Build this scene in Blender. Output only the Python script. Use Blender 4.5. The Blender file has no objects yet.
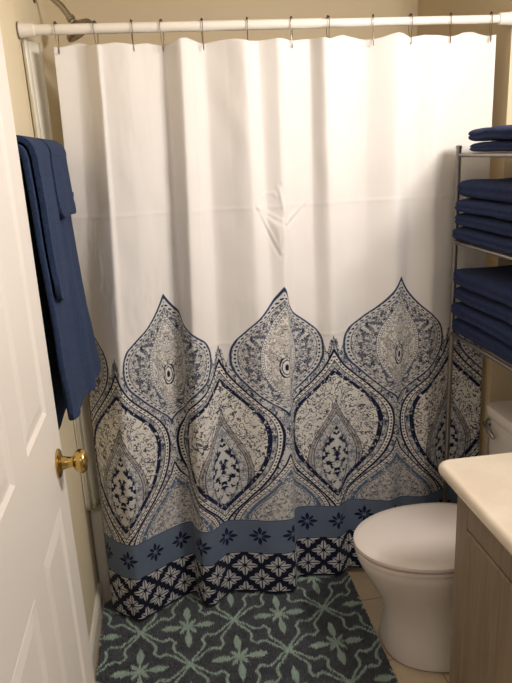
import bpy, bmesh, math, random
from mathutils import Vector, Matrix, noise
random.seed(7)
PI = math.pi
C = bpy.context.scene.collection
scn = bpy.context.scene

# ------------------------------------------------------------------ camera
cam_d = bpy.data.cameras.new('camera')
cam = bpy.data.objects.new('camera', cam_d)
C.objects.link(cam)
R_ = Vector((0.988392, -0.14451118, -0.04688042))
U_ = Vector((0.08530556, 0.27255647, 0.95835063))
F_ = Vector((0.12571482, 0.95122526, -0.28172024))
m = Matrix((R_, U_, -F_)).transposed().to_4x4()
m.translation = Vector((0.3694, -2.1216, 1.6445))
cam.matrix_world = m
cam_d.sensor_fit = 'VERTICAL'
cam_d.sensor_height = 24.0
cam_d.lens = 646.4163 / 683 * 24.0
cam_d.clip_start = 0.02
scn.camera = cam

# ------------------------------------------------------------------ world, lights, exposure
w = bpy.data.worlds.new('world')
scn.world = w
w.use_nodes = True
w.node_tree.nodes['Background'].inputs[0].default_value = (1.0, 0.93, 0.86, 1)
w.node_tree.nodes['Background'].inputs[1].default_value = 0.17


def area(name, loc, target, size, sy, power, col):
    l = bpy.data.lights.new(name, 'AREA')
    l.shape = 'RECTANGLE'
    l.size, l.size_y, l.energy, l.color = size, sy, power, col
    o = bpy.data.objects.new(name, l)
    C.objects.link(o)
    o.location = loc
    d = Vector(target) - Vector(loc)
    o.rotation_euler = d.to_track_quat('-Z', 'Y').to_euler()
    return o


area('vanity_light', (1.54, -1.05, 2.06), (0.45, -0.25, 1.70), 0.50, 0.12, 17.5, (1.0, 0.93, 0.86))
area('fill_light', (0.55, -2.6, 2.35), (0.7, -0.6, 0.9), 0.5, 0.5, 2.5, (1.0, 0.90, 0.80))  # added weak fill from behind the camera for the lower room, no known fixture
scn.view_settings.view_transform = 'Standard'
scn.view_settings.look = 'None'
scn.view_settings.gamma = 1
scn.view_settings.use_curve_mapping = False
scn.view_settings.exposure = 0.42


# ------------------------------------------------------------------ node expression helper
class NT:
    def __init__(s, name):
        s.m = bpy.data.materials.new(name)
        s.m.use_nodes = True
        s.t = s.m.node_tree
        s.b = s.t.nodes['Principled BSDF']

    def node(s, typ, **k):
        n = s.t.nodes.new(typ)
        for a, b in k.items():
            setattr(n, a, b)
        return n

    def link(s, v, sock):
        if isinstance(v, X):
            s.t.links.new(v.s, sock)
        elif isinstance(v, (tuple, list)):
            sock.default_value = tuple(v) if len(v) == len(sock.default_value) else tuple(v) + (1,)
        else:
            sock.default_value = v

    def math(s, op, *a):
        n = s.node('ShaderNodeMath', operation=op)
        for i, v in enumerate(a):
            s.link(v, n.inputs[i])
        return X(s, n.outputs[0])

    def coord(s, kind='Object'):
        return X(s, s.node('ShaderNodeTexCoord').outputs[kind])

    def sep(s, v):
        n = s.node('ShaderNodeSeparateXYZ')
        s.link(v, n.inputs[0])
        return [X(s, o) for o in n.outputs]

    def comb(s, x, y, z=0.0):
        n = s.node('ShaderNodeCombineXYZ')
        for i, v in enumerate((x, y, z)):
            s.link(v, n.inputs[i])
        return X(s, n.outputs[0])

    def noise(s, v, scale, detail=2.0, rough=0.5, color=False):
        n = s.node('ShaderNodeTexNoise')
        s.link(v, n.inputs['Vector'])
        n.inputs['Scale'].default_value = scale
        n.inputs['Detail'].default_value = detail
        n.inputs['Roughness'].default_value = rough
        return X(s, n.outputs['Color' if color else 'Fac'])

    def voronoi(s, v, scale, feature='F1', out='Distance'):
        n = s.node('ShaderNodeTexVoronoi', feature=feature)
        s.link(v, n.inputs['Vector'])
        n.inputs['Scale'].default_value = scale
        return X(s, n.outputs[out])

    def curve(s, x, pts, lo, hi):
        """piecewise smooth function of x through pts"""
        t = s.math('DIVIDE', x - lo, hi - lo)
        n = s.node('ShaderNodeFloatCurve')
        c = n.mapping.curves[0]
        n.mapping.use_clip = False
        ps = sorted(((px - lo) / (hi - lo), py) for px, py in pts)
        while len(c.points) < len(ps):
            c.points.new(0.5, 0.5)
        for q, (a, b) in zip(c.points, ps):
            q.location = (a, b)
        n.mapping.update()
        s.link(t, n.inputs['Value'])
        n.inputs['Factor'].default_value = 1
        return X(s, n.outputs[0])

    def mix(s, f, a, b):
        n = s.node('ShaderNodeMix', data_type='RGBA')
        s.link(f, n.inputs[0])
        s.link(a, n.inputs[6])
        s.link(b, n.inputs[7])
        return X(s, n.outputs[2])

    def step(s, x, lo, hi):
        """0 below lo, 1 above hi"""
        n = s.node('ShaderNodeMapRange', clamp=True)
        s.link(x, n.inputs[0])
        n.inputs[1].default_value = lo
        n.inputs[2].default_value = hi
        return X(s, n.outputs[0])

    def band(s, x, a, b, e=0.0012):
        return s.step(x, a - e, a + e) * (1 - s.step(x, b - e, b + e))

    def vscale(s, v, f):
        n = s.node('ShaderNodeVectorMath', operation='SCALE')
        s.link(v, n.inputs[0])
        n.inputs['Scale'].default_value = f
        return X(s, n.outputs[0])

    def vadd(s, a, b):
        n = s.node('ShaderNodeVectorMath', operation='ADD')
        s.link(a, n.inputs[0])
        s.link(b, n.inputs[1])
        return X(s, n.outputs[0])

    def bump(s, h, strength=0.3, dist=0.002):
        n = s.node('ShaderNodeBump')
        s.link(h, n.inputs['Height'])
        n.inputs['Strength'].default_value = strength
        n.inputs['Distance'].default_value = dist
        s.t.links.new(n.outputs[0], s.b.inputs['Normal'])

    def out(s, col=None, rough=0.5, metal=0.0, **k):
        if col is not None:
            s.link(col, s.b.inputs['Base Color'])
        s.link(rough, s.b.inputs['Roughness'])
        s.b.inputs['Metallic'].default_value = metal
        for a, b in k.items():
            s.b.inputs[a.replace('_', ' ')].default_value = b
        return s.m


class X:
    def __init__(s, t, sock):
        s.n, s.s = t, sock
    def __add__(s, o): return s.n.math('ADD', s, o)
    __radd__ = __add__
    def __mul__(s, o): return s.n.math('MULTIPLY', s, o)
    __rmul__ = __mul__
    def __sub__(s, o): return s.n.math('SUBTRACT', s, o)
    def __rsub__(s, o): return s.n.math('SUBTRACT', o, s)
    def __truediv__(s, o): return s.n.math('DIVIDE', s, o)
    def __abs__(s): return s.n.math('ABSOLUTE', s)
    def frac(s): return s.n.math('FRACT', s)
    def floor(s): return s.n.math('FLOOR', s)
    def sin(s): return s.n.math('SINE', s)
    def sqrt(s): return s.n.math('SQRT', s)
    def mx(s, o): return s.n.math('MAXIMUM', s, o)
    def mn(s, o): return s.n.math('MINIMUM', s, o)


def srgb(r, g, b):
    f = lambda c: (c / 255 / 12.92) if c / 255 <= 0.04045 else ((c / 255 + 0.055) / 1.055) ** 2.4
    return (f(r), f(g), f(b), 1)


# ------------------------------------------------------------------ plain materials
def paint(name, col, rough=0.6, var=0.05, bumps=0.15, bscale=180):
    t = NT(name)
    p = t.coord()
    n = t.noise(p, 3.0, 3)
    c2 = tuple(c * (1 - var) for c in col[:3]) + (1,)
    t.bump(t.noise(p, bscale, 3), bumps, 0.001)
    return t.out(t.mix(n, col, c2), rough)


def metal(name, col, rough=0.3, var=0.15):
    t = NT(name)
    n = t.noise(t.coord(), 30.0, 3)
    return t.out(t.mix(n, col, tuple(c * (1 - var) for c in col[:3]) + (1,)), n * 0.12 + rough, 1.0)


M_wall = paint('cream_paint', srgb(234, 220, 190), 0.65)
M_alcove = paint('tan_paint', srgb(222, 204, 172), 0.6)
M_ceil = paint('ceiling_paint', srgb(240, 234, 222), 0.8)
M_door = paint('door_paint', srgb(238, 232, 226), 0.38, 0.03, 0.08, 90)
M_trim = paint('trim_paint', srgb(230, 224, 212), 0.4)
M_rod = paint('white_enamel', srgb(232, 226, 218), 0.35, 0.03)
M_ceramic = paint('porcelain', srgb(222, 214, 208), 0.10, 0.02, 0.0)
M_seat = paint('seat_plastic', srgb(232, 222, 216), 0.22, 0.02, 0.0)
M_tub = paint('tub_enamel', srgb(226, 222, 212), 0.15, 0.03, 0.0)
M_brass = metal('brass', srgb(196, 166, 100), 0.18)
M_nickel = metal('brushed_nickel', srgb(150, 145, 142), 0.35)
M_chrome = metal('chrome', srgb(190, 185, 178), 0.15)
M_hook = metal('hook_steel', srgb(140, 130, 118), 0.3)
M_bead = paint('dark_bead', srgb(40, 34, 30), 0.3)
M_bronze = metal('aged_nickel', srgb(176, 165, 150), 0.22)
M_caulk = paint('caulk', srgb(140, 118, 92), 0.7)
M_liner = NT('liner_vinyl')
_p = M_liner.coord()
M_liner = M_liner.out(M_liner.mix(M_liner.noise(_p, 8), srgb(236, 232, 220), srgb(222, 216, 202)), 0.28)


def counter_mat():
    t = NT('cultured_marble')
    p = t.coord()
    wv = t.noise(t.vadd(p, t.vscale(t.noise(p, 4, 3, color=True), 0.4)), 5, 4, 0.6)
    return t.out(t.mix(t.step(wv, 0.4, 0.7), srgb(236, 224, 206), srgb(226, 210, 190)), 0.22)


def wood_mat():
    t = NT('washed_oak')
    x, y, z = t.sep(t.coord())
    p = t.comb(x * 40, y * 40, z * 2.2)
    g = t.noise(p, 1.6, 5, 0.6)
    fine = t.noise(t.comb(x * 220, y * 220, z * 9), 1.0, 3, 0.6)
    c = t.mix(t.step(g, 0.35, 0.68), srgb(150, 134, 114), srgb(126, 110, 92))
    c = t.mix(t.step(fine, 0.55, 0.7) * 0.25, c, srgb(108, 88, 70))
    t.bump(fine, 0.2, 0.001)
    return t.out(c, 0.5)


def floor_mat():
    t = NT('beige_vinyl')
    x, y, z = t.sep(t.coord())
    p = t.comb(x, y, z)
    n = t.noise(p, 9, 5, 0.6)
    c = t.mix(n, srgb(232, 214, 186), srgb(208, 188, 158))
    fx, fy = abs((x / 0.305 + 0.27).frac() - 0.5), abs((y / 0.305 + 0.4).frac() - 0.5)
    g = t.step(fx.mx(fy), 0.490, 0.494)
    c = t.mix(g * 0.7, c, srgb(150, 130, 104))
    return t.out(c, 0.35)


def terry(name, a, b):
    t = NT(name)
    p = t.coord()
    v = t.voronoi(p, 420)
    n = t.noise(p, 55, 4, 0.7)
    n2 = t.noise(p, 260, 2)
    c = t.mix(t.step(n, 0.3, 0.72), a, b)
    c = t.mix(t.step(n2, 0.35, 0.75) * 0.5, c, tuple(q * 1.7 for q in b[:3]) + (1,))
    t.bump(v + n2, 0.8, 0.003)
    return t.out(c, 0.95, 0, Sheen_Weight=0.06, Sheen_Roughness=0.5, Specular_IOR_Level=0.05)


M_counter, M_wood, M_floor = counter_mat(), wood_mat(), floor_mat()
M_towel = terry('navy_terry', srgb(24, 32, 62), srgb(42, 55, 92))
M_towel2 = terry('blue_terry', srgb(36, 48, 76), srgb(50, 66, 98))


# ------------------------------------------------------------------ curtain print
PER = 0.45      # ogee spacing along the cloth (metres)
U0 = 0.30


def curtain_mat():
    t = NT('printed_cotton')
    uv = t.coord('UV')
    u, v, _ = t.sep(uv)
    NAVY, SLATE = srgb(24, 32, 66), srgb(92, 112, 144)
    CREAM, PALE, TAUPE = srgb(234, 231, 226), srgb(212, 212, 212), srgb(178, 172, 168)
    WHITE = srgb(240, 236, 234)
    fr = ((u - U0) / PER + 0.5).frac() - 0.5
    sa = fr * PER
    au = abs(sa)
    bu = PER * 0.5 - au
    P = PER
    WA = t.curve(v, [(0.62, -.20), (.69, -.012), (.71, .0), (.735, .03 * P), (.775, .14 * P), (.83, .28 * P), (.89, .395 * P), (.945, .42 * P),
                     (.99, .39 * P), (1.035, .285 * P), (1.075, .175 * P), (1.11, .10 * P), (1.14, .05 * P), (1.178, 0), (1.26, -.05)], .6, 1.3)
    WB = t.curve(v, [(.20, -.06), (.285, 0), (.33, .06 * P), (.40, .20 * P), (.47, .335 * P), (.54, .43 * P), (.61, .472 * P), (.67, .47 * P),
                     (.72, .42 * P), (.77, .31 * P), (.82, .19 * P), (.87, .09 * P), (.91, .035 * P), (.94, 0), (1.0, -.05)], .2, 1.0)
    WC = t.curve(v, [(.2, .47 * P), (.30, .45 * P), (.36, .38 * P), (.42, .25 * P), (.47, .14 * P), (.52, .05 * P), (.57, 0), (.65, -.05)], .2, .7)
    # horizontal distance -> approximate perpendicular distance
    dA = (WA - au) * 0.80
    dB = (WB - bu) * 0.80
    dC = (WC - au) * 0.80
    # fine paisley filigree
    warp = t.vscale(t.noise(uv, 30, 2, color=True), 0.022)
    wu = t.vadd(uv, warp)
    vo = t.voronoi(wu, 46)
    rings = (vo * 3.1).frac()
    l1 = t.step(abs(rings - 0.5), 0.27, 0.34)
    vo2 = t.voronoi(wu, 120)
    dots = 1 - t.step(vo2, 0.20, 0.30)
    edge = 1 - t.step(t.voronoi(wu, 60, 'DISTANCE_TO_EDGE'), 0.03, 0.10)
    cellc = t.sep(t.voronoi(wu, 46, 'F1', 'Color'))
    n1 = t.noise(uv, 14, 2)
    mir = t.comb(au, v, 0.0)                # mirror-symmetric details
    mw = t.vadd(mir, t.vscale(t.noise(mir, 40, 2, color=True), 0.016))
    mv = t.voronoi(mw, 70)
    ml = t.step(abs((mv * 2.6).frac() - 0.5), 0.25, 0.32)
    md = 1 - t.step(t.voronoi(mw, 150), 0.24, 0.34)

    vn = t.noise(wu, 24, 3)
    vine = 1 - t.step(abs((vn * 7.0).frac() - 0.5), 0.085, 0.125)
    circ = t.band(vo, 0.34, 0.42, 0.02).mx(1 - t.step(vo, 0.12, 0.18)) * t.step(cellc[1], 0.35, 0.4)
    fineA = vine.mx(circ).mx(dots * t.step(cellc[2], .45, .5))
    mn = t.noise(mw, 30, 3)
    mvine = 1 - t.step(abs((mn * 8.0).frac() - 0.5), 0.07, 0.11)
    mcell = t.sep(t.voronoi(mw, 70, 'F1', 'Color'))
    mcirc = t.band(mv, 0.32, 0.42, 0.02).mx(1 - t.step(mv, 0.13, 0.19))
    fineB = mvine.mx(mcirc * t.step(mcell[1], .35, .4)).mx(md * .8 * t.step(mcell[2], .5, .55))

    def lace(base, dark, amt, fill):
        c = t.mix(t.step(cellc[0], 0.66, 0.70) * 0.5, base, fill)
        return t.mix(fineA * amt, c, dark)

    def lace2(base, dark, amt, fill):
        c = t.mix(t.step(mcell[0], 0.62, 0.66) * 0.5, base, fill)
        return t.mix(fineB * amt, c, dark)

    def lineN(d, a, b):
        return t.band(d, a, b, 0.0009)

    def beads(c, d, a, b, along, freq, base):
        c = t.mix(lineN(d, a, b), c, base)
        f = abs((along * freq).frac() - 0.5)
        dd = abs(d - (a + b) / 2) / (b - a)
        blob = 1 - t.step((f * f + dd * dd).sqrt(), 0.22, 0.30)
        return t.mix(blob, c, NAVY)

    clump = t.step(t.noise(mir, 52, 3, .6), .50, .56)
    clump2 = t.step(t.noise(uv, 60, 3, .6), .38, .44)
    DB = srgb(34, 46, 82)
    col = lace(PALE, NAVY, 0.95, SLATE)
    # lowest row between the wide ogees
    c = lace2(PALE, DB, 0.85, TAUPE)
    c = t.mix(lineN(dC, 0.028, 0.040) * clump2, c, SLATE)
    c = t.mix(lineN(dC, 0.044, 0.046), c, DB)
    c = beads(c, dC, 0.006, 0.016, v, 90, CREAM)
    c = t.mix(lineN(dC, 0.0, 0.005).mx(lineN(dC, 0.017, 0.019)), c, NAVY)
    col = t.mix(t.step(dC, -0.0008, 0.0008), col, c)
    # wide ogees (middle row)
    inn = lace(CREAM, NAVY, 0.9, PALE)
    WL = t.curve(v, [(.2, -.05), (.315, 0), (.36, .10 * P), (.42, .19 * P), (.48, .23 * P), (.54, .225 * P), (.60, .17 * P), (.66, .09 * P), (.71, .03 * P), (.745, 0), (.85, -.05)], .2, .9)
    dL = (WL - bu) * 0.9
    c = t.mix(t.step(dL, 0, .001), inn, lace(TAUPE, DB, 0.7, PALE))
    c = t.mix(t.step(dL, 0.018, .019), c, lace2(PALE, DB, 0.8, SLATE))
    c = t.mix(t.step(dL, 0.046, .047), c, t.mix(clump, PALE, NAVY))
    c = t.mix(lineN(dL, 0.0, 0.002).mx(lineN(dL, 0.010, 0.0115)).mx(lineN(dL, 0.0175, 0.020)).mx(lineN(dL, 0.045, 0.047)), c, DB)
    c = t.mix(lineN(dB, 0.034, 0.048) * clump2, c, NAVY)
    c = t.mix(lineN(dB, 0.034, 0.037), c, NAVY)
    c = t.mix(lineN(dB, 0.021, 0.034), c, lace2(PALE, NAVY, 0.95, SLATE))
    c = beads(c, dB, 0.007, 0.018, v, 80, CREAM)
    c = t.mix(lineN(dB, 0.0, 0.0075).mx(lineN(dB, 0.019, 0.0215)), c, NAVY)
    col = t.mix(t.step(dB, -0.0008, 0.0008), col, c)
    # tall ogees with a point (top row)
    ring = t.mix(t.step(dA, 0.030, 0.034) * clump * .8, lace2(PALE, NAVY, 0.95, PALE), DB)
    WI = t.curve(v, [(.68, -.05), (.775, 0), (.82, .085 * P), (.87, .15 * P), (.93, .18 * P), (.99, .155 * P), (1.04, .09 * P), (1.08, .04 * P), (1.115, 0), (1.2, -.05)], .65, 1.25)
    dI = (WI - au) * .9
    c = t.mix(t.step(dI, 0.0, 0.001), ring, lace2(CREAM, DB, 0.8, TAUPE))
    c = beads(c, dI, 0.003, 0.010, v, 110, CREAM)
    c = t.mix(lineN(dI, 0.0, 0.002).mx(lineN(dI, 0.0105, 0.012)), c, SLATE)
    c = t.mix(lineN(dI, 0.030, 0.033), c, TAUPE)
    # centre cartouche
    cr = ((au * au) * 4.5 + (v - 0.895) * (v - 0.895)).sqrt()
    c = t.mix(t.band(cr, 0.034, 0.042, .001) * t.step((v * 160).sin() + .9, 0, .1), c, NAVY)
    c = t.mix(t.band(cr, 0.014, 0.026, .001), c, CREAM)
    c = t.mix(t.band(cr, 0.024, 0.028, .001).mx(1 - t.step(cr, 0.010, 0.013)), c, NAVY)
    c = beads(c, dA, 0.009, 0.022, v, 70, PALE)
    c = t.mix(lineN(dA, 0.0, 0.0068), c, srgb(44, 62, 98))
    c = t.mix(lineN(dA, 0.0225, 0.0245), c, DB)
    col = t.mix(t.step(dA, -0.0008, 0.0008), col, c)
    # leaf peak between the pointed ogees
    pk = (0.955 - v) * 0.55 + 0.012 * ((bu * 190).sin()) - bu * 0.14
    sil = t.step(pk, 0.0, 0.0012).mx(t.step(dA, -0.0008, 0.0008))
    pkl = (0.990 - v) * 0.22 - bu
    sil = sil.mx(t.step(pkl, 0.0, 0.001) * t.step(v, .80, .81))
    col = t.mix(t.band(pkl, 0.0, 0.003, .0006) * (1 - t.step(dA, -0.0008, 0.0008)) * t.step(v, .86, .87), col, NAVY)
    col = t.mix(sil, WHITE, col)
    # plain band with star flowers
    g = P / 4
    su = ((u - U0) / g + 0.5).frac() - 0.5
    sx, sy = abs(su) * g, abs(v - 0.243)
    lo, hi = sx.mn(sy), sx.mx(sy)

    def petal(a, b, r0, r1, wd):
        """lens along a from r0 to r1, half width wd"""
        q = abs((a - (r0 + r1) / 2) / ((r1 - r0) / 2))
        return (1 - q * q) * wd - b
    s1 = t.step(petal(hi, lo, 0.005, 0.039, 0.0070), 0, 0.0006)
    da, db = (sx + sy) * 0.7071, abs(sx - sy) * 0.7071
    s2 = t.step(petal(da, db, 0.006, 0.033, 0.0056), 0, 0.0006)
    band = t.mix(t.noise(uv, 9), srgb(112, 126, 148), srgb(96, 112, 136))
    band = t.mix(s1.mx(s2), band, NAVY)
    col = t.mix(t.step(v, 0.309, 0.3105), band, col)
    col = t.mix(t.band(v, 0.306, 0.3085, .0006), col, srgb(60, 74, 106))
    # navy hem band with petals
    g2 = P / 8
    ku = (u - U0) / g2
    kv = (v - 0.030 - 0.028) / g2

    def flower(ox, oy):
        fx = abs(((ku + ox) * 0.5 + 0.5).frac() - 0.5) * 2 * g2
        fy = abs(((kv + oy) * 0.5 + 0.5).frac() - 0.5) * 2 * g2
        lo2, hi2 = fx.mn(fy), fx.mx(fy)
        d1, d2 = (fx + fy) * 0.7071, abs(fx - fy) * 0.7071
        pa = petal(hi2, lo2, 0.004, 0.047, 0.0095)
        pb = petal(d1, d2, 0.004, 0.035, 0.0088)
        a = t.step(pa, 0, .0006) * t.step(lo2, 0.0014, 0.0024)
        b = t.step(pb, 0, .0006) * t.step(d2, 0.0014, 0.0024)
        return a.mx(b)
    hem = t.mix(flower(0, 0).mx(flower(1, 1)), srgb(22, 26, 52), srgb(206, 206, 208))
    hem = t.mix(1 - t.step(v, 0.006, 0.007), hem, srgb(22, 26, 52))
    col = t.mix(t.step(v, 0.172, 0.1732), hem, col)
    # weave
    weave = ((u * 2100).sin() + (v * 2100).sin()) * 0.25 + t.noise(t.comb(u * 2, v * 14, 0.0), 30, 3)
    t.bump(weave, 0.10, 0.001)
    m_ = t.out(col, 0.85, 0, Specular_IOR_Level=0.15, Sheen_Weight=0.1)
    # thin cloth lets some light through
    tr = t.node('ShaderNodeBsdfTranslucent')
    t.link(col, tr.inputs[0])
    mx = t.node('ShaderNodeMixShader')
    mx.inputs[0].default_value = 0.12
    t.t.links.new(t.b.outputs[0], mx.inputs[1])
    t.t.links.new(tr.outputs[0], mx.inputs[2])
    t.t.links.new(mx.outputs[0], t.t.nodes['Material Output'].inputs[0])
    return m_


# ------------------------------------------------------------------ rug pattern
def rug_mat():
    t = NT('rug_pile')
    p = t.coord('Object')
    x0, y0, _ = t.sep(p)
    wob = t.noise(p, 55, 2, color=True)
    wx, wy, _ = t.sep(wob)
    x = x0 + (wx - 0.5) * 0.010
    y = y0 + (wy - 0.5) * 0.010
    CX, CY, HX, HY = 0.332, -0.152, 0.167, 0.1805
    a = (x - CX) / HX
    b = (y - CY) / HY

    def cell(oa, ob):
        fa = abs(((a + oa) * 0.5 + 0.5).frac() - 0.5) * 2
        fb = abs(((b + ob) * 0.5 + 0.5).frac() - 0.5) * 2
        hi, lo = fa.mx(fb), fa.mn(fb)
        g = t.curve(hi, [(0.0, .36), (.33, .33), (.39, .285), (.47, .310), (.55, .315), (.64, .275), (.74, .185), (.86, .085), (1.0, 0)], 0, 1)
        d = (g - lo) * 0.85
        diag = t.step(hi, 0.32, 0.325)
        line = (1 - t.step(abs(d), 0.018, 0.034)) * diag
        q = abs((hi - 0.36) / 0.24)
        pet = t.step((1 - q * q) * 0.085 - lo, 0.0, 0.02)
        stem = t.step(0.030 - lo, 0, .01) * (1 - t.step(hi, .3, .32))
        d1, d2 = (hi + lo) * 0.7071, (hi - lo) * 0.7071
        q2 = abs((d1 - 0.14) / 0.13)
        pet2 = t.step((1 - q2 * q2) * 0.05 - d2, 0.0, 0.015)
        return line.mx(pet).mx(stem).mx(pet2)
    k = cell(0, 0).mx(cell(1, 1))
    n = t.noise(p, 300, 2)
    nb = t.noise(p, 24, 3)
    grey = t.mix(t.step(nb, .3, .7), srgb(98, 102, 110), srgb(122, 126, 134))
    grey = t.mix(t.step(n, .4, .7), grey, srgb(70, 76, 86))
    mint = t.mix(t.step(n, .35, .7), srgb(212, 230, 220), srgb(194, 216, 206))
    mint = t.mix(t.step(nb, .3, .75) * .5, mint, srgb(164, 190, 178))
    return t.out(t.mix(k, grey, mint), 0.95, 0, Specular_IOR_Level=0.1, Sheen_Weight=0.3)


M_curtain, M_rug = curtain_mat(), rug_mat()


# ------------------------------------------------------------------ mesh helpers
def link_mesh(name, bm, mat, parent=None, smooth=True):
    me = bpy.data.meshes.new(name)
    bmesh.ops.recalc_face_normals(bm, faces=bm.faces)
    bm.to_mesh(me)
    bm.free()
    me.materials.append(mat)
    if smooth:
        for p in me.polygons:
            p.use_smooth = True
        me.set_sharp_from_angle(angle=math.radians(38)) if hasattr(me, 'set_sharp_from_angle') else None
    o = bpy.data.objects.new(name, me)
    C.objects.link(o)
    if parent:
        o.parent = parent
        o.matrix_parent_inverse = Matrix.Translation(parent.location).inverted() if False else Matrix.Identity(4)
        o.location = -parent.location
    return o


def box(bm, x0, x1, y0, y1, z0, z1, bev=0.0, seg=2):
    r = bmesh.ops.create_cube(bm, size=1)
    for v in r['verts']:
        v.co = Vector((x0 + (v.co.x + .5) * (x1 - x0), y0 + (v.co.y + .5) * (y1 - y0), z0 + (v.co.z + .5) * (z1 - z0)))
    if bev:
        es = list({e for v in r['verts'] for e in v.link_edges})
        bmesh.ops.bevel(bm, geom=es, offset=bev, segments=seg, profile=0.5, affect='EDGES')
    return r


def tube(bm, pts, r, seg=12, closed=False):
    pts = [Vector(p) for p in pts]
    n = len(pts)
    rings = []
    up = None
    for i, p in enumerate(pts):
        if closed:
            d = pts[(i + 1) % n] - pts[i - 1]
        else:
            d = pts[min(i + 1, n - 1)] - pts[max(i - 1, 0)]
        d.normalize()
        if up is None:
            up = d.orthogonal().normalized()
        up = (up - d * up.dot(d)).normalized()
        s = d.cross(up)
        rr = r[i] if isinstance(r, (list, tuple)) else r
        rings.append([bm.verts.new(p + (up * math.cos(2 * PI * k / seg) + s * math.sin(2 * PI * k / seg)) * rr) for k in range(seg)])
    for i in range(n if closed else n - 1):
        a, b = rings[i], rings[(i + 1) % n]
        for k in range(seg):
            bm.faces.new((a[k], a[(k + 1) % seg], b[(k + 1) % seg], b[k]))
    if not closed:
        bm.faces.new(rings[0][::-1])
        bm.faces.new(rings[-1])


def lathe(bm, base, axis, prof, seg=32):
    """prof: (distance along axis, radius)"""
    axis = Vector(axis).normalized()
    a = axis.orthogonal().normalized()
    b = axis.cross(a)
    base = Vector(base)
    rings = []
    for h, r in prof:
        if r < 1e-6:
            rings.append([bm.verts.new(base + axis * h)])
        else:
            rings.append([bm.verts.new(base + axis * h + (a * math.cos(2 * PI * k / seg) + b * math.sin(2 * PI * k / seg)) * r) for k in range(seg)])
    for p, q in zip(rings, rings[1:]):
        for k in range(seg):
            k2 = (k + 1) % seg
            if len(p) == 1 and len(q) == 1:
                continue
            if len(p) == 1:
                bm.faces.new((p[0], q[k2], q[k]))
            elif len(q) == 1:
                bm.faces.new((p[k], p[k2], q[0]))
            else:
                bm.faces.new((p[k], p[k2], q[k2], q[k]))


def loft(bm, rings, cap0=True, cap1=True):
    vs = [[bm.verts.new(p) for p in r] for r in rings]
    n = len(vs[0])
    for a, b in zip(vs, vs[1:]):
        for k in range(n):
            bm.faces.new((a[k], a[(k + 1) % n], b[(k + 1) % n], b[k]))
    if cap0:
        bm.faces.new(vs[0][::-1])
    if cap1:
        bm.faces.new(vs[-1])


def struct(name, boxes, mat, bev=0.0, parent=None):
    bm = bmesh.new()
    for b in boxes:
        box(bm, *b, bev=bev)
    o = link_mesh(name, bm, mat, parent, smooth=bev > 0)
    if not parent:
        o['kind'] = 'structure'
    return o


def empty(name, loc, label, cat, group=None):
    o = bpy.data.objects.new(name, None)
    o.empty_display_size = 0.05
    C.objects.link(o)
    o.location = loc
    return tag(o, label, cat, group)


def tag(o, label, cat, group=None):
    o['label'] = label
    o['category'] = cat
    if group:
        o['group'] = group
    return o


# ================================================================== room shell
WX = 1.524      # alcove right wall
RX = 1.645      # room right wall
TF = 0.085      # tub front
BK = 0.80       # alcove back wall
struct('floor', [(-0.12, 1.75, -2.3, 0.92, -0.10, 0.0)], M_floor)
struct('wall_left', [(-0.12, 0.0, -1.75, 0.92, 0.0, 2.44)], M_wall)
struct('wall_right', [(RX, RX + 0.12, -1.75, 0.92, 0.0, 2.44)], M_wall)
struct('wall_alcove_right', [(WX, RX, 0.0, 0.92, 0.0, 2.44)], M_alcove)
struct('wall_back', [(0.0, WX, BK, 0.92, 0.0, 2.44)], M_alcove)
struct('ceiling', [(-0.12, 1.765, -1.75, 0.92, 2.44, 2.54)], M_ceil)

# baseboards with a small top moulding
def baseboard(name, x0, x1, y0, y1, side):
    bm = bmesh.new()
    prof = [(0, 0), (.014, 0), (.014, .062), (.010, .072), (.006, .078), (0, .082)]
    r = []
    for yy in (y0, y1):
        r.append([(x0 + side * a, yy, b) for a, b in prof])
    loft(bm, r)
    o = link_mesh(name, bm, M_trim, smooth=False)
    o['kind'] = 'structure'


baseboard('baseboard_left', 0.0, 0, -1.45, TF - 0.002, 1)
baseboard('baseboard_right', RX, 0, -0.64, -0.002, -1)

# ================================================================== door, opened back against the left wall
DX0, DX1, DY0, DY1, DT = 0.052, 0.087, -1.42, -0.68, 2.03


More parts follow.
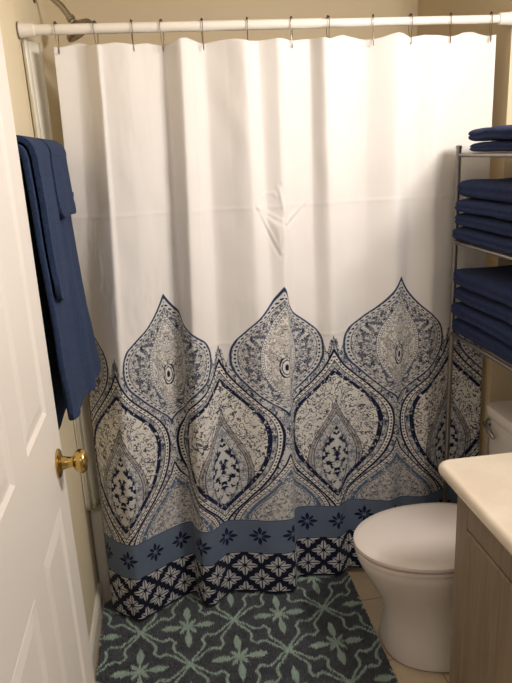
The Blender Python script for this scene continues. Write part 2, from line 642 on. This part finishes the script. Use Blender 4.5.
def door():
    bm = bmesh.new()
    box(bm, DX0, DX1 - 0.006, DY0, DY1, 0.012, DT)
    # stiles and rails stand proud of the field, panels are raised inside it
    ys = [DY0, DY0 + .105, (DY0 + DY1) / 2 - .05, (DY0 + DY1) / 2 + .05, DY1 - .105, DY1]
    zs = [.012, .24, .905, 1.125, 1.78, 1.85, 1.95, DT]
    x = DX1 - 0.006
    cols = [(ys[0], ys[1]), (ys[2], ys[3]), (ys[4], ys[5])]
    for a, b in cols:
        box(bm, x, DX1, a, b, zs[0], zs[7])
    for (a, b) in ((zs[0], zs[1]), (zs[2], zs[3]), (zs[4], zs[5]), (zs[6], zs[7])):
        for c, d in ((ys[1], ys[2]), (ys[3], ys[4])):
            box(bm, x, DX1, c, d, a, b)
    for (a, b) in ((zs[1], zs[2]), (zs[3], zs[4]), (zs[5], zs[6])):
        for c, d in ((ys[1], ys[2]), (ys[3], ys[4])):
            # moulding slope from frame down to the groove
            def rect(i, xx):
                return [(xx, c + i, a + i), (xx, d - i, a + i), (xx, d - i, b - i), (xx, c + i, b - i)]
            loft(bm, [rect(0, DX1), rect(.003, DX1 + .0010), rect(.012, DX1 - .0045), rect(.018, DX1 - .0045), rect(.040, DX1 - .001), rect(.041, DX1 - .001)], False, True)
    o = link_mesh('door_1', bm, M_door, smooth=False)
    o['kind'] = 'structure'
    bm = bmesh.new()
    kz, ky = 0.990, -0.742
    lathe(bm, (DX1 + 0.0005, ky, kz), (1, 0, 0), [(0, 0), (0, .033), (.003, .033), (.006, .030), (.008, .022), (.010, .016), (.018, .0135), (.030, .0115), (.034, .013), (.036, .017),
                                          (.041, .0235), (.048, .0275), (.055, .0275), (.061, .0245), (.065, .017), (.066, .010), (.064, .006), (.064, 0)], 40)
    k = link_mesh('door_knob', bm, M_brass, o)
    k['label'] = 'polished brass round knob'
    bm = bmesh.new()
    box(bm, DX0 + .006, DX1 - .006, DY1, DY1 + .002, kz - .03, kz + .03)
    link_mesh('latch_plate', bm, M_brass, o)
    for z in (.25, 1.0, 1.8):
        bm = bmesh.new()
        tube(bm, [(DX1 + .002, DY0 - .006, z - .045), (DX1 + .002, DY0 - .006, z + .045)], .006, 10)
        link_mesh('hinge', bm, M_brass, o)


door()

# ================================================================== bathtub
def superrect(cx, cy, hx, hy, z, n=48, e=5.0):
    out = []
    for k in range(n):
        a = 2 * PI * k / n
        c, s = math.cos(a), math.sin(a)
        out.append((cx + hx * math.copysign(abs(c) ** (2 / e), c), cy + hy * math.copysign(abs(s) ** (2 / e), s), z))
    return out


def tub():
    bm = bmesh.new()
    g = 0.002
    cx, cy = WX / 2, (TF + BK) / 2
    hx, hy = WX / 2 - g, (BK - TF) / 2 - g
    loft(bm, [superrect(cx, cy, hx, hy, 0.001, e=60), superrect(cx, cy, hx, hy, .37, e=60), superrect(cx, cy, hx - .004, hy - .004, .38, e=50),
              superrect(cx, cy, hx - .05, hy - .06, .38, e=8), superrect(cx, cy, hx - .065, hy - .075, .368, e=6),
              superrect(cx, cy, hx - .12, hy - .11, .20, e=5), superrect(cx, cy, hx - .17, hy - .15, .09, e=4), superrect(cx, cy, hx - .26, hy - .22, .07, e=3)])
    o = link_mesh('bathtub', bm, M_tub)
    tag(o, 'white built-in bathtub hidden behind the patterned shower curtain', 'bathtub')
    bm = bmesh.new()
    lathe(bm, (.40, cy, .071), (0, 0, 1), [(0, 0), (0, .03), (.003, .03), (.004, .02), (.003, 0)], 24)
    link_mesh('drain', bm, M_chrome, o)


tub()

# ================================================================== shower rod, curtain, hooks
RZ = 2.012
rod = empty('shower_rod', (WX / 2, 0, RZ), 'white tension rod spanning the tub alcove, holding the curtain hooks', 'shower rod')
bm = bmesh.new()
tube(bm, [(0.012, 0, RZ), (0.9, 0, RZ)], 0.0145, 24)
link_mesh('outer_tube', bm, M_rod, rod)
bm = bmesh.new()
tube(bm, [(0.9, 0, RZ), (WX - 0.012, 0, RZ)], 0.0125, 24)
link_mesh('inner_tube', bm, M_rod, rod)
for xx, dr in ((0.001, 1), (WX - 0.001, -1)):
    bm = bmesh.new()
    lathe(bm, (xx, 0, RZ), (dr, 0, 0), [(0, 0), (0, .022), (.004, .022), (.012, .0195), (.045, .0180), (.048, .015), (.05, .0)], 28)
    link_mesh('end_cap', bm, M_rod, rod)
    bm = bmesh.new()
    lathe(bm, (xx + dr * .0005, 0, RZ), (dr, 0, 0), [(0, 0), (0, .0235), (.0035, .0235), (.0035, .0)], 28)
    e_ = link_mesh('rubber_ring', bm, M_hook, rod)

ZT, ZB = 1.965, 0.030
HT = ZT - ZB
nodes = [(.094, .002, .050, .052), (.155, .012, .058, .0), (.190, .004, .095, -.055), (.222, -.018, .160, -.100), (.235, -.012, .195, -.085), (.30, -.010, .250, -.045), (.355, .004, .325, .003), (.41, .018, .372, .018),
         (.43, .002, .388, -.030), (.465, -.022, .405, -.066), (.50, -.004, .442, -.070), (.54, .012, .500, -.012), (.60, -.006, .580, -.020), (.655, -.022, .66, -.048),
         (.70, .002, .720, -.056), (.755, -.016, .752, -.045), (.775, -.012, .763, .0), (.80, .0, .785, .030), (.865, .014, .86, .020), (.905, -.018, .936, .006), (.985, .010, .985, .042),
         (1.05, .014, 1.04, .030), (1.14, -.018, 1.13, .0), (1.2, .006, 1.19, .018), (1.27, -.006, 1.27, -.004), (1.30, .0, 1.31, .01), (1.38, .018, 1.40, .045), (1.475, .006, 1.505, .020)]


def catmull(vals, s):
    i = max(0, min(len(vals) - 2, int(s)))
    f = s - i
    p0, p1, p2, p3 = vals[max(i - 1, 0)], vals[i], vals[i + 1], vals[min(i + 2, len(vals) - 1)]
    # monotone-limited tangents keep folds crisp
    m1, m2 = (p2 - p0) * .5, (p3 - p1) * .5
    m1 *= .75
    m2 *= .75
    f2, f3 = f * f, f * f * f
    return (2 * f3 - 3 * f2 + 1) * p1 + (f3 - 2 * f2 + f) * m1 + (-2 * f3 + 3 * f2) * p2 + (f3 - f2) * m2


hook_x = [.108, .22, .325, .413, .533, .67, .806, .92, 1.064, 1.185, 1.317, 1.452]


def curtain():
    NS = 20
    cols = [[n[k] for n in nodes] for k in range(4)]
    S = [i / NS for i in range((len(nodes) - 1) * NS + 1)]
    arc = [0]
    pb = [(catmull(cols[2], s), catmull(cols[3], s)) for s in S]
    for a, b in zip(pb, pb[1:]):
        arc.append(arc[-1] + math.hypot(b[0] - a[0], b[1] - a[1]))

    def arc_at(s):
        i = min(int(s * NS), len(arc) - 2)
        return arc[i] + (arc[i + 1] - arc[i]) * (s * NS - i)
    # param of the three visible points of the print
    wt = 0.6

    def s_of(x):
        best = min(S, key=lambda s: abs(catmull(cols[0], s) * wt + catmull(cols[2], s) * (1 - wt) - x))
        return best
    keys = [(arc_at(s_of(x)), U0 + k * PER) for k, x in enumerate((.347, .750, 1.168))]

    def u_of(a):
        if a < keys[0][0]:
            return keys[0][1] + (a - keys[0][0]) * 1.0
        for (a0, u0), (a1, u1) in zip(keys, keys[1:]):
            if a <= a1:
                return u0 + (a - a0) * (u1 - u0) / (a1 - a0)
        return keys[-1][1] + (a - keys[-1][0]) * 1.0
    NV = 330
    bm = bmesh.new()
    uvl = bm.loops.layers.uv.new('UVMap')
    grid = []
    A, B, D, E_, G = (.672, 1.473), (.768, 1.416), (.745, 1.319), (.823, 1.464), (.738, 1.50)

    def seg_d(x, z, p, q):
        vx, vz = q[0] - p[0], q[1] - p[1]
        L = math.hypot(vx, vz)
        t_ = max(0, min(1, ((x - p[0]) * vx + (z - p[1]) * vz) / L / L))
        return math.hypot(x - p[0] - t_ * vx, z - p[1] - t_ * vz), t_, ((x - p[0]) * vz - (z - p[1]) * vx) / L

    def crease(x, z):
        h = 0
        if .60 < x < .88 and 1.26 < z < 1.60:
            # tented triangle of cloth
            d1, _, s1 = seg_d(x, z, A, D)
            d2, _, s2 = seg_d(x, z, D, B)
            d3, _, s3 = seg_d(x, z, B, A)
            ins = min(s1 * 1, s2 * 1, s3 * 1)
            ins = max(ins, min(-s1, -s2, -s3))
            if ins > 0:
                h -= min(.006, ins * .25) + .001
            for p, q, amp, wd in ((A, D, .003, .004), (A, B, .003, .004), (D, B, .0022, .004), (B, E_, .0045, .006), ((.765, 1.43), (.745, 1.53), .003, .006)):
                d, t_, s_ = seg_d(x, z, p, q)
                h -= amp * math.exp(-(d / wd) ** 2) * math.sin(PI * (0.12 + .76 * t_))
                h += amp * .6 * math.exp(-((d - .009) / wd) ** 2) * (1 if s_ > 0 else 0)
            d = abs(math.hypot((x - .715), (z - 1.498) * 1.3) - .022)
            if z > 1.498:
                h -= .0025 * math.exp(-(d / .004) ** 2)
        return h
    for j in range(NV + 1):
        tz = j / NV
        row = []
        zf = tz
        wtop = zf ** 1.15
        wtop = wtop * wtop * (3 - 2 * wtop) * .5 + wtop * .5
        for i, s in enumerate(S):
            x = catmull(cols[0], s) * wtop + catmull(cols[2], s) * (1 - wtop)
            y = 1.35 * catmull(cols[1], s) * wtop + catmull(cols[3], s) * (1 - wtop)
            z = ZB + HT * tz
            a = arc[i]
            # belly of the folds, gentle large wrinkles
            y += .010 * noise.noise(Vector((a * 7, z * 1.3, 0))) * (1 - abs(2 * tz - 1)) + .0026 * noise.noise(Vector((a * 14, z * 9, 3))) + .0028 * max(0, noise.noise(Vector((a * 5, z * 3, 8)))) * noise.noise(Vector((a * 45, z * 22, 5)))
            # fold marks left by the packaging
            for zc in (1.47, 1.02, .55):
                y -= .0022 * math.exp(-((z - zc) / .0035) ** 2)
            y += crease(x, z)
            # the top edge dips at each hook
            dh = min(abs(x - h) for h in hook_x)
            if tz > .97:
                z += (min(dh, .05) / .05 * (.008 + .012 * noise.noise(Vector((x * 9, 5, 2))))) * (tz - .97) / .03
            if y > .072:
                y = .072
            row.append(bm.verts.new((x, y, z)))
        grid.append(row)
    bm.verts.ensure_lookup_table()
    us = [u_of(a) for a in arc]
    for j in range(NV):
        for i in range(len(S) - 1):
            f = bm.faces.new((grid[j][i], grid[j][i + 1], grid[j + 1][i + 1], grid[j + 1][i]))
            for lp, (ii, jj) in zip(f.loops, ((i, j), (i + 1, j), (i + 1, j + 1), (i, j + 1))):
                lp[uvl].uv = (us[ii], jj / NV * HT + ZB * 0)
    o = link_mesh('shower_curtain', bm, M_curtain)
    sd = o.modifiers.new('thickness', 'SOLIDIFY')
    sd.thickness = 0.0012
    tag(o, 'long white cloth shower curtain with navy paisley ogee print and banded hem', 'shower curtain')
    return o


cur = curtain()

ORD = ['leftmost', 'second', 'third', 'fourth', 'fifth', 'sixth', 'seventh', 'eighth', 'ninth', 'tenth', 'eleventh', 'rightmost']


def hook_proto():
    t = empty('curtain_hook', (0, 0, RZ), '', 'curtain hook', 'metal hooks along the shower rod')
    bm = bmesh.new()
    pts = []
    for k in range(25):      # over the rod
        a = math.radians(-20 + 220 * k / 24)
        pts.append((0, math.cos(a) * .0195, RZ + math.sin(a) * .0195))
    pts += [(0, -.014, RZ - .030), (.001, -.007, RZ - .052), (.001, -.0105, RZ - .060), (.001, -.004, RZ - .067), (.001, .003, RZ - .060), (.001, .004, RZ - .050), (0, .014, RZ - .030), (0, .0185, RZ - .012)]
    tube(bm, pts, .0012, 8, closed=True)
    link_mesh('wire_loop', bm, M_hook, t)
    for a in (55, 90, 125):
        bm = bmesh.new()
        bmesh.ops.create_uvsphere(bm, u_segments=10, v_segments=8, radius=.0034)
        for v in bm.verts:
            v.co += Vector((0, math.cos(math.radians(a)) * .0190, RZ + math.sin(math.radians(a)) * .0190))
        link_mesh('roller_bead', bm, M_bead, t)
    return t


proto = hook_proto()
for i, hx in enumerate(hook_x):
    if i == 0:
        h = proto
    else:
        h = proto.copy()
        C.objects.link(h)
        for ch in list(proto.children):
            c = ch.copy()
            C.objects.link(c)
            c.parent = h
    h.location = (hx, 0, RZ)
    h.rotation_euler = (0, 0, random.uniform(-.35, .35))
    if i in (0, 11):
        h['label'] = ORD[i] + ' wire hook on the white shower rod, at the curtain corner'
    else:
        h['label'] = ORD[i] + ' wire curtain hook from the left on the shower rod'

# clear liner gathered against the left end of the rod
bm = bmesh.new()
rows = []
for j in range(60):
    z = 0.42 + (1.990 - .42) * j / 59
    row = []
    for i in range(41):
        q = i / 40
        x = .003 + .044 * q + .006 * math.sin(q * 9)
        y = .022 + .065 * q + .010 * math.sin(q * 15 + z * 1.5) + .006 * math.sin(z * 5 + q * 3)
        row.append(bm.verts.new((max(x, .0015), y, z)))
    rows.append(row)
for j in range(59):
    for i in range(40):
        bm.faces.new((rows[j][i], rows[j][i + 1], rows[j + 1][i + 1], rows[j + 1][i]))
ln = link_mesh('shower_liner', bm, M_liner)
ln.modifiers.new('t', 'SOLIDIFY').thickness = .0008
tag(ln, 'narrow strip of white vinyl liner gathered at the left end of the rod', 'shower liner')

# ================================================================== shower head
sh = empty('wall_shower', (0.001, .38, 2.19), 'dull metal shower head on a bent arm above the rod at upper left', 'shower head')
bm = bmesh.new()
lathe(bm, (.001, .38, 2.19), (1, 0, 0), [(0, 0), (0, .03), (.004, .029), (.010, .018), (.012, .010), (.012, 0)], 28)
link_mesh('flange', bm, M_bronze, sh)
bm = bmesh.new()
tube(bm, [(.01, .38, 2.19), (.035, .38, 2.19), (.062, .38, 2.176), (.090, .38, 2.148), (.114, .38, 2.112)], .0105, 16)
link_mesh('arm', bm, M_bronze, sh)
bm = bmesh.new()
ax = Vector((.55, -.05, -.83))
lathe(bm, (.111, .38, 2.117), ax, [(0, .0), (0, .014), (.012, .015), (.014, .012), (.022, .012), (.026, .020), (.034, .034), (.042, .048), (.052, .054), (.060, .054), (.062, .050), (.060, .0)], 36)
link_mesh('spray_head', bm, M_bronze, sh)

# ================================================================== towels hanging on the left wall
TB = Vector((.062, 0, 1.662))
bar = empty('towel_bar', (0.0, -.35, TB.z), 'metal towel bar on the left wall, under the hanging navy towels', 'towel bar')
bm = bmesh.new()
tube(bm, [(TB.x, -.64, TB.z), (TB.x, -.06, TB.z)], .008, 14)
link_mesh('rail', bm, M_nickel, bar)
for yy in (-.64, -.06):
    bm = bmesh.new()
    lathe(bm, (.001, yy, TB.z), (1, 0, 0), [(0, 0), (0, .024), (.006, .023), (.012, .012), (.05, .010), (.058, .013), (.072, .013), (.074, .0)], 24)
    link_mesh('bracket', bm, M_nickel, bar)


def hanging(name, y0, y1, rad, front, back, label, seed, thick, mat, flare=0.03, lean=0.0, foldamp=.006, drop=0.0):
    """towel draped over the bar: back length, arc, front length"""
    bm = bmesh.new()
    path = []
    nb, na, nf = 30, 14, 70
    for k in range(nb):
        path.append((TB.x - rad, TB.z - back * (1 - k / nb), -(1 - k / nb)))
    for k in range(na + 1):
        a = PI - PI * k / na
        path.append((TB.x + math.cos(a) * rad, TB.z + math.sin(a) * rad, 0))
    for k in range(1, nf + 1):
        q = k / nf
        path.append((TB.x + rad, TB.z - front * q, q))
    NY = 46
    rows = []
    for (x, z, q) in path:
        row = []
        for i in range(NY + 1):
            s = i / NY
            y = y0 + (y1 - y0) * s
            zz, xx = z, x
            if q > 0:
                g = (y + .60) / .51
                qq = (TB.z - z) / .77
                r = foldamp * (qq ** .6) * (math.sin(g * 9 + 1.2) + .6 * math.sin(g * 19 + 2.8)) + .004 * noise.noise(Vector((g * 6, z * 8, 1.2)))
                xx += flare * (qq ** 1.1) * (.3 + .7 * g) + max(r, -.002)
                # rounded lower corners
                zz += .05 * (abs(2 * s - 1) ** 5) * max(0, (q - .8) / .2)
                zz += .012 * noise.noise(Vector((s * 3, seed, 1))) * q
            else:
                xx -= .003 * abs(math.sin(s * 7 + seed)) * (-q)
            row.append(bm.verts.new((max(xx, .006 + thick), y, zz)))
        rows.append(row)
    for a, b in zip(rows, rows[1:]):
        for i in range(NY):
            bm.faces.new((a[i], a[i + 1], b[i + 1], b[i]))
    o = link_mesh(name, bm, mat)
    sd = o.modifiers.new('t', 'SOLIDIFY')
    sd.thickness = thick
    sd.offset = -1 if False else 0
    bv = o.modifiers.new('b', 'BEVEL')
    bv.width = thick * .42
    bv.segments = 3
    bv.limit_method = 'ANGLE'
    bv.angle_limit = math.radians(60)
    tag(o, label, 'towel', 'navy towels on the left wall')
    return o


hanging('bath_towel', -.60, -.09, .017, .665, .70, 'long navy bath towel hanging on the left wall behind the door edge', 1.2, .014, M_towel2, flare=.050, foldamp=.015)
hanging('hand_towel', -.585, -.39, .036, .34, .30, 'narrow blue hand towel draped over the long towel, next to the door', 2.7, .013, M_towel2, flare=.050, foldamp=.015)
hanging('washcloth', -.36, -.085, .036, .165, .14, 'small navy washcloth draped over the long towel on its curtain side', 4.4, .013, M_towel2, flare=.050, foldamp=.015)

# ================================================================== rug
RX0, RX1, RY0, RY1 = 0.022, 0.981, -.62, .060


def rug():
    bm = bmesh.new()
    box(bm, RX0, RX1, RY0, RY1, .001, .010, bev=.003)
    o = link_mesh('bath_rug', bm, M_rug)
    tag(o, 'charcoal bath rug with mint green trellis and flower pattern on the floor', 'rug')
    # pile: short leaning tufts
    verts, faces = [], []
    rnd = random.Random(3)
    step = .0042
    nx, ny = int((RX1 - RX0) / step), int((RY1 - RY0) / step)
    for i in range(nx):
        for j in range(ny):
            x = RX0 + (i + rnd.uniform(.1, .9)) * step
            y = RY0 + (j + rnd.uniform(.1, .9)) * step
            h = .012 + rnd.uniform(-.003, .003) + .003 * noise.noise(Vector((x * 30, y * 30, 0)))
            e = min(x - RX0, RX1 - x, y - RY0, RY1 - y)
            if e < .01:
                h *= .6 + 40 * e
            a = rnd.uniform(0, 2 * PI)
            lx, ly = math.cos(a) * rnd.uniform(0, .004), math.sin(a) * rnd.uniform(0, .004)
            b = len(verts)
            r = .0024
            for k in range(3):
                aa = a + k * 2 * PI / 3
                verts.append((x + math.cos(aa) * r, y + math.sin(aa) * r, .009))
            for k in range(3):
                aa = a + k * 2 * PI / 3
                verts.append((x + lx * .7 + math.cos(aa) * r * .9, y + ly * .7 + math.sin(aa) * r * .9, .009 + h * .6))
            verts.append((x + lx, y + ly, .009 + h))
            for k in range(3):
                k2 = (k + 1) % 3
                faces.append((b + k, b + k2, b + 3 + k2, b + 3 + k))
                faces.append((b + 3 + k, b + 3 + k2, b + 6))
    me = bpy.data.meshes.new('pile')
    me.from_pydata(verts, [], faces)
    me.materials.append(M_rug)
    p = bpy.data.objects.new('pile', me)
    p['kind'] = 'stuff'
    C.objects.link(p)
    p.parent = o


rug()

# ================================================================== toilet
TY = -.358      # centre line


def egg(xf, xb, hw, z, n=56, ef=2.0):
    """outline: tip at xf, back at xb"""
    out = []
    xf -= .008
    z -= .008 * min(1, z / .3)
    z = max(z, .0005)
    L = xb - xf
    cxm = xf + L * .52
    for k in range(n):
        a = 2 * PI * k / n
        c, s = math.cos(a), math.sin(a)
        e = ef if c < 0 else 2.6
        px = math.copysign(abs(c) ** (2 / e), c)
        py = math.copysign(abs(s) ** (2 / e), s)
        x = cxm + (px * (cxm - xf) if c < 0 else px * (xb - cxm))
        out.append((x, TY + py * hw, z))
    return out


def toilet():
    t = empty('toilet', (1.28, TY, 0), 'white porcelain toilet with closed lid between the rug and the vanity', 'toilet')
    bm = bmesh.new()
    loft(bm, [egg(.998, 1.50, .170, .001, ef=2.5), egg(.996, 1.50, .172, .012, ef=2.5), egg(.998, 1.49, .168, .030, ef=2.5), egg(1.000, 1.46, .154, .08, ef=2.3), egg(1.004, 1.45, .140, .13), egg(1.000, 1.44, .138, .17),
              egg(.985, 1.44, .136, .215), egg(.958, 1.44, .153, .265), egg(.932, 1.44, .169, .315), egg(.916, 1.44, .179, .350), egg(.910, 1.44, .182, .370), egg(.914, 1.44, .178, .382)])
    link_mesh('bowl', bm, M_ceramic, t)
    bm = bmesh.new()
    loft(bm, [superrect(1.50, TY, .115, .145, .22, e=4), superrect(1.50, TY, .122, .165, .36, e=5), superrect(1.50, TY, .122, .170, .374, e=5)])
    link_mesh('tank_shelf', bm, M_ceramic, t)
    bm = bmesh.new()
    loft(bm, [egg(.912, 1.385, .175, .3860), egg(.904, 1.39, .182, .389), egg(.904, 1.39, .182, .400), egg(.916, 1.385, .170, .4030)])
    s = link_mesh('seat', bm, M_seat, t)
    bm = bmesh.new()
    loft(bm, [egg(.906, 1.385, .182, .4100), egg(.901, 1.39, .187, .4115), egg(.901, 1.39, .187, .4215), egg(.907, 1.385, .182, .4255), egg(.930, 1.36, .160, .4285), egg(.99, 1.30, .105, .4315), egg(1.08, 1.22, .04, .4325)])
    link_mesh('lid', bm, M_seat, t)
    for sy in (-.07, .07):
        bm = bmesh.new()
        tube(bm, [(1.395, TY + sy - .02, .412), (1.395, TY + sy + .02, .412)], .010, 14)
        link_mesh('hinge', bm, M_seat, t)
    bm = bmesh.new()
    loft(bm, [superrect(1.535, TY + .030, .078, .170, .376, e=7), superrect(1.533, TY + .030, .085, .182, .40, e=7), superrect(1.532, TY + .030, .092, .194, .60, e=8), superrect(1.532, TY + .030, .094, .198, .718, e=8)])
    link_mesh('tank', bm, M_ceramic, t)
    bm = bmesh.new()
    loft(bm, [superrect(1.533, TY + .030, .100, .204, .719, e=8), superrect(1.533, TY + .030, .104, .208, .726, e=8), superrect(1.533, TY + .030, .104, .208, .748, e=8), superrect(1.533, TY + .030, .098, .203, .756, e=8), superrect(1.533, TY + .030, .085, .19, .758, e=8)])
    link_mesh('tank_lid', bm, M_ceramic, t)
    bm = bmesh.new()
    yb = TY + .200
    lathe(bm, (1.440, yb, .692), (-1, 0, 0), [(0, 0), (0, .017), (.004, .017), (.007, .010), (.016, .009), (.017, 0)], 20)
    tube(bm, [(1.425, yb + .004, .693), (1.420, yb - .02, .691), (1.417, yb - .05, .682), (1.417, yb - .078, .672)], [.008, .0085, .0095, .0085], 14)
    fl = link_mesh('flush_lever', bm, M_chrome, t)
    fl['label'] = 'dark chrome flush lever'
    for sy in (-.128, .128):
        bm = bmesh.new()
        lathe(bm, (1.24, TY + sy * 1.05, .014), (0, 0, 1), [(0, 0), (0, .016), (.012, .014), (.018, .0)], 18)
        link_mesh('bolt_cap', bm, M_ceramic, t)
    bm = bmesh.new()
    loft(bm, [egg(.995, 1.503, .174, .0084, ef=2.5), egg(.996, 1.502, .173, .011, ef=2.5)])
    c = link_mesh('caulk_line', bm, M_caulk, t)


toilet()

# ================================================================== over-toilet rack
FX, BX, NY_, FY = 1.340, 1.615, -.575, -.045
SH = [1.602, 1.319, .998]
rack = empty('towel_rack', ((FX + BX) / 2, (NY_ + FY) / 2, 0), 'grey metal over-toilet rack with three open shelves of navy towels', 'rack')
for x in (FX, BX):
    for y in (NY_, FY):
        bm = bmesh.new()
        tube(bm, [(x, y, .004), (x, y, 1.622)], .0085, 14)
        lathe(bm, (x, y, 1.622), (0, 0, 1), [(0, 0), (0, .0105), (.008, .0105), (.011, .006), (.011, 0)], 14)
        lathe(bm, (x, y, .001), (0, 0, 1), [(0, 0), (0, .012), (.012, .011), (.012, 0)], 14)
        link_mesh('post', bm, M_nickel, rack)
for z in SH:
    bm = bmesh.new()
    for x in (FX, BX):
        tube(bm, [(x, NY_, z), (x, FY, z)], .0068, 12)
    for y in (NY_, FY):
        tube(bm, [(FX, y, z), (BX, y, z)], .0068, 12)
    sf = link_mesh('shelf_frame', bm, M_nickel, rack)
    bm = bmesh.new()
    for k in range(1, 11):
        x = FX + (BX - FX) * k / 11
        tube(bm, [(x, NY_, z), (x, FY, z)], .0022, 8)
    link_mesh('shelf_wires', bm, M_nickel, rack)
bm = bmesh.new()
tube(bm, [(BX, NY_, .25), (BX, FY, .25)], .006, 12)
link_mesh('cross_brace', bm, M_nickel, rack)


def folded(name, x0, x1, y0, y1, z0, z1, seed, label, group, tilt=0.0, base=False):
    """one folded towel: a soft slab whose folded edges face the room"""
    bm = bmesh.new()
    nx, ny, nz = 34, 60, 12
    hx, hy, hz = (x1 - x0) / 2, (y1 - y0) / 2, (z1 - z0) / 2
    cx, cy, cz = (x0 + x1) / 2, (y0 + y1) / 2, (z0 + z1) / 2
    # sweep a rounded profile (x,z) along y
    prof = []
    n = 56
    for k in range(n):
        a = 2 * PI * k / n
        c, s = math.cos(a), math.sin(a)
        prof.append((math.copysign(abs(c) ** (2 / 8), c), math.copysign(abs(s) ** (2 / 3.4), s), a))
    rings = []
    for j in range(ny + 1):
        q = math.sin(PI / 2 * (2 * j / ny - 1))
        endx = (1 - abs(q) ** 16) ** .5 if abs(q) < 1 else 0.0
        end = .45 + .55 * (1 - abs(q) ** 44) ** .5 if abs(q) < 1 else .45
        rr = []
        for (px, pz, a) in prof:
            x = cx + px * hx * (.965 + .035 * endx)
            y = cy + q * hy
            z = cz + pz * hz * end
            # groove between the folded layers, on the side faces
            if abs(px) > .86:
                g = math.exp(-((pz - .04 * math.sin(q * 4 + seed)) / .16) ** 2)
                x -= math.copysign(.006 * g, px)
            w_ = noise.noise(Vector((x * 9, y * 9, z0 // .4)))
            w2 = noise.noise(Vector((x * 45, y * 45, z * 45 + seed)))
            x += .006 * noise.noise(Vector((y * 8, seed, z * 20))) * (1 if abs(px) > .8 else 0)
            z += (.0055 * w_ + .0010 * w2) * (1 if pz > 0 or not base else .1)
            z += tilt * (x - cx)
            y += .004 * noise.noise(Vector((x * 10, seed, z * 30))) * (abs(q) ** 4)
            rr.append((x, y, z))
        rings.append(rr)
    loft(bm, rings)
    o = link_mesh(name, bm, M_towel)
    o.data.set_sharp_from_angle(angle=PI) if hasattr(o.data, 'set_sharp_from_angle') else None
    return tag(o, label, 'towel', group)


def stack(z, hs, y0s, group, where, names):
    zz = z + .0085
    for k, h in enumerate(hs):
        y1 = y0s + random.uniform(-.004, .004)
        folded('folded_towel', FX - .012 + random.uniform(-.006, .006), BX - .02, NY_ + .012, y1, zz, zz + h - .003, k * 1.7 + z * 9, names[k] + where, group, base=(k == 0))
        zz += h - .0005


four = ['bottom folded navy towel ', 'second folded navy towel from the bottom ', 'third folded navy towel from the bottom ', 'topmost folded navy towel ']
stack(SH[2], [.058, .056, .054, .062], -.056, 'folded towels on the lowest shelf', 'of the stack on the lowest rack shelf', four)
stack(SH[1], [.048, .046, .047, .060], -.056, 'folded towels on the middle shelf', 'of the stack on the middle rack shelf', four)
stack(SH[0], [.032, .042], -.130, 'folded towels on the top shelf', 'of the pair on the top rack shelf', ['lower folded navy towel ', 'upper folded navy towel '])

# ================================================================== vanity
VX, VY1, VY0 = 1.104, -.655, -1.50
van = empty('vanity_cabinet', ((VX + RX) / 2, (VY0 + VY1) / 2, 0), 'washed oak vanity cabinet under the cream countertop at lower right', 'cabinet')
bm = bmesh.new()
box(bm, VX + .004, RX - .002, VY0, VY1, .09, .768)
box(bm, VX + .07, RX - .002, VY0, VY1, .001, .09)
link_mesh('carcass', bm, M_wood, van, smooth=False)
bm = bmesh.new()
fx0, fx1 = VX - .014, VX + .004
dy = [(VY1 - .066, VY1 - .066 - .33), (VY1 - .066 - .33 - .05, VY0 + .06)]
box(bm, fx0, fx1, VY1 - .062, VY1, .09, .768, .0015)
box(bm, fx0, fx1, dy[1][0] + .002, dy[0][1] - .002, .09, .768, .0015)
box(bm, fx0, fx1, VY0, dy[1][1] - .002, .09, .768, .0015)
for b, a in dy:
    box(bm, fx0, fx1, a - .002, b + .002, .668, .768, .0015)
    box(bm, fx0, fx1, a - .002, b + .002, .09, .15, .0015)
link_mesh('face_frame', bm, M_wood, van, smooth=False)
for i, (b, a) in enumerate(dy):
    bm = bmesh.new()
    a2, b2, z0, z1 = a + .002, b - .002, .154, .664

    def rect(i_, xx):
        return [(xx, a2 + i_, z0 + i_), (xx, a2 + i_, z1 - i_), (xx, b2 - i_, z1 - i_), (xx, b2 - i_, z0 + i_)]
    loft(bm, [rect(0, VX + .002), rect(0, VX - .014), rect(.003, VX - .018), rect(.010, VX - .019), rect(.014, VX - .014), rect(.05, VX - .014)], True, True)
    d = link_mesh('cabinet_door', bm, M_wood, van, smooth=False)
    bm = bmesh.new()
    ky = a2 + .03 if i == 0 else b2 - .03
    lathe(bm, (VX - .014, ky, .60), (-1, 0, 0), [(0, 0), (0, .008), (.012, .007), (.018, .015), (.026, .013), (.029, 0)], 20)
    link_mesh('knob', bm, M_brass, d)

# countertop with rounded nosing
bm = bmesh.new()
CX0, CY1, CZ0, CZ1 = 1.052, -.588, .769, .811


def ctop(i, z):
    r = .030
    pts = []
    x0, x1, y0, y1 = CX0 + i, RX - .0015, VY0 - .01, CY1 - i
    pts += [(x1, y0, z), (x1, y1, z)]
    for k in range(9):
        a = PI / 2 + (PI / 2) * k / 8
        pts.append((x0 + r + math.cos(a) * r, y1 - r + math.sin(a) * r, z))
    pts.append((x0, y0, z))
    return pts


rs = []
for k in range(9):
    a = -PI / 2 + PI * k / 8
    rs.append(ctop(.016 * (1 - math.cos(a)), (CZ0 + CZ1) / 2 + math.sin(a) * (CZ1 - CZ0) / 2))
loft(bm, rs)
ct = link_mesh('countertop', bm, M_counter)
tag(ct, 'cream cultured marble countertop with rounded edge on the oak vanity', 'countertop')
bm = bmesh.new()
box(bm, RX - .022, RX - .002, VY0 - .01, CY1 - .003, CZ1, CZ1 + .08, .004)
link_mesh('backsplash', bm, M_counter, ct)
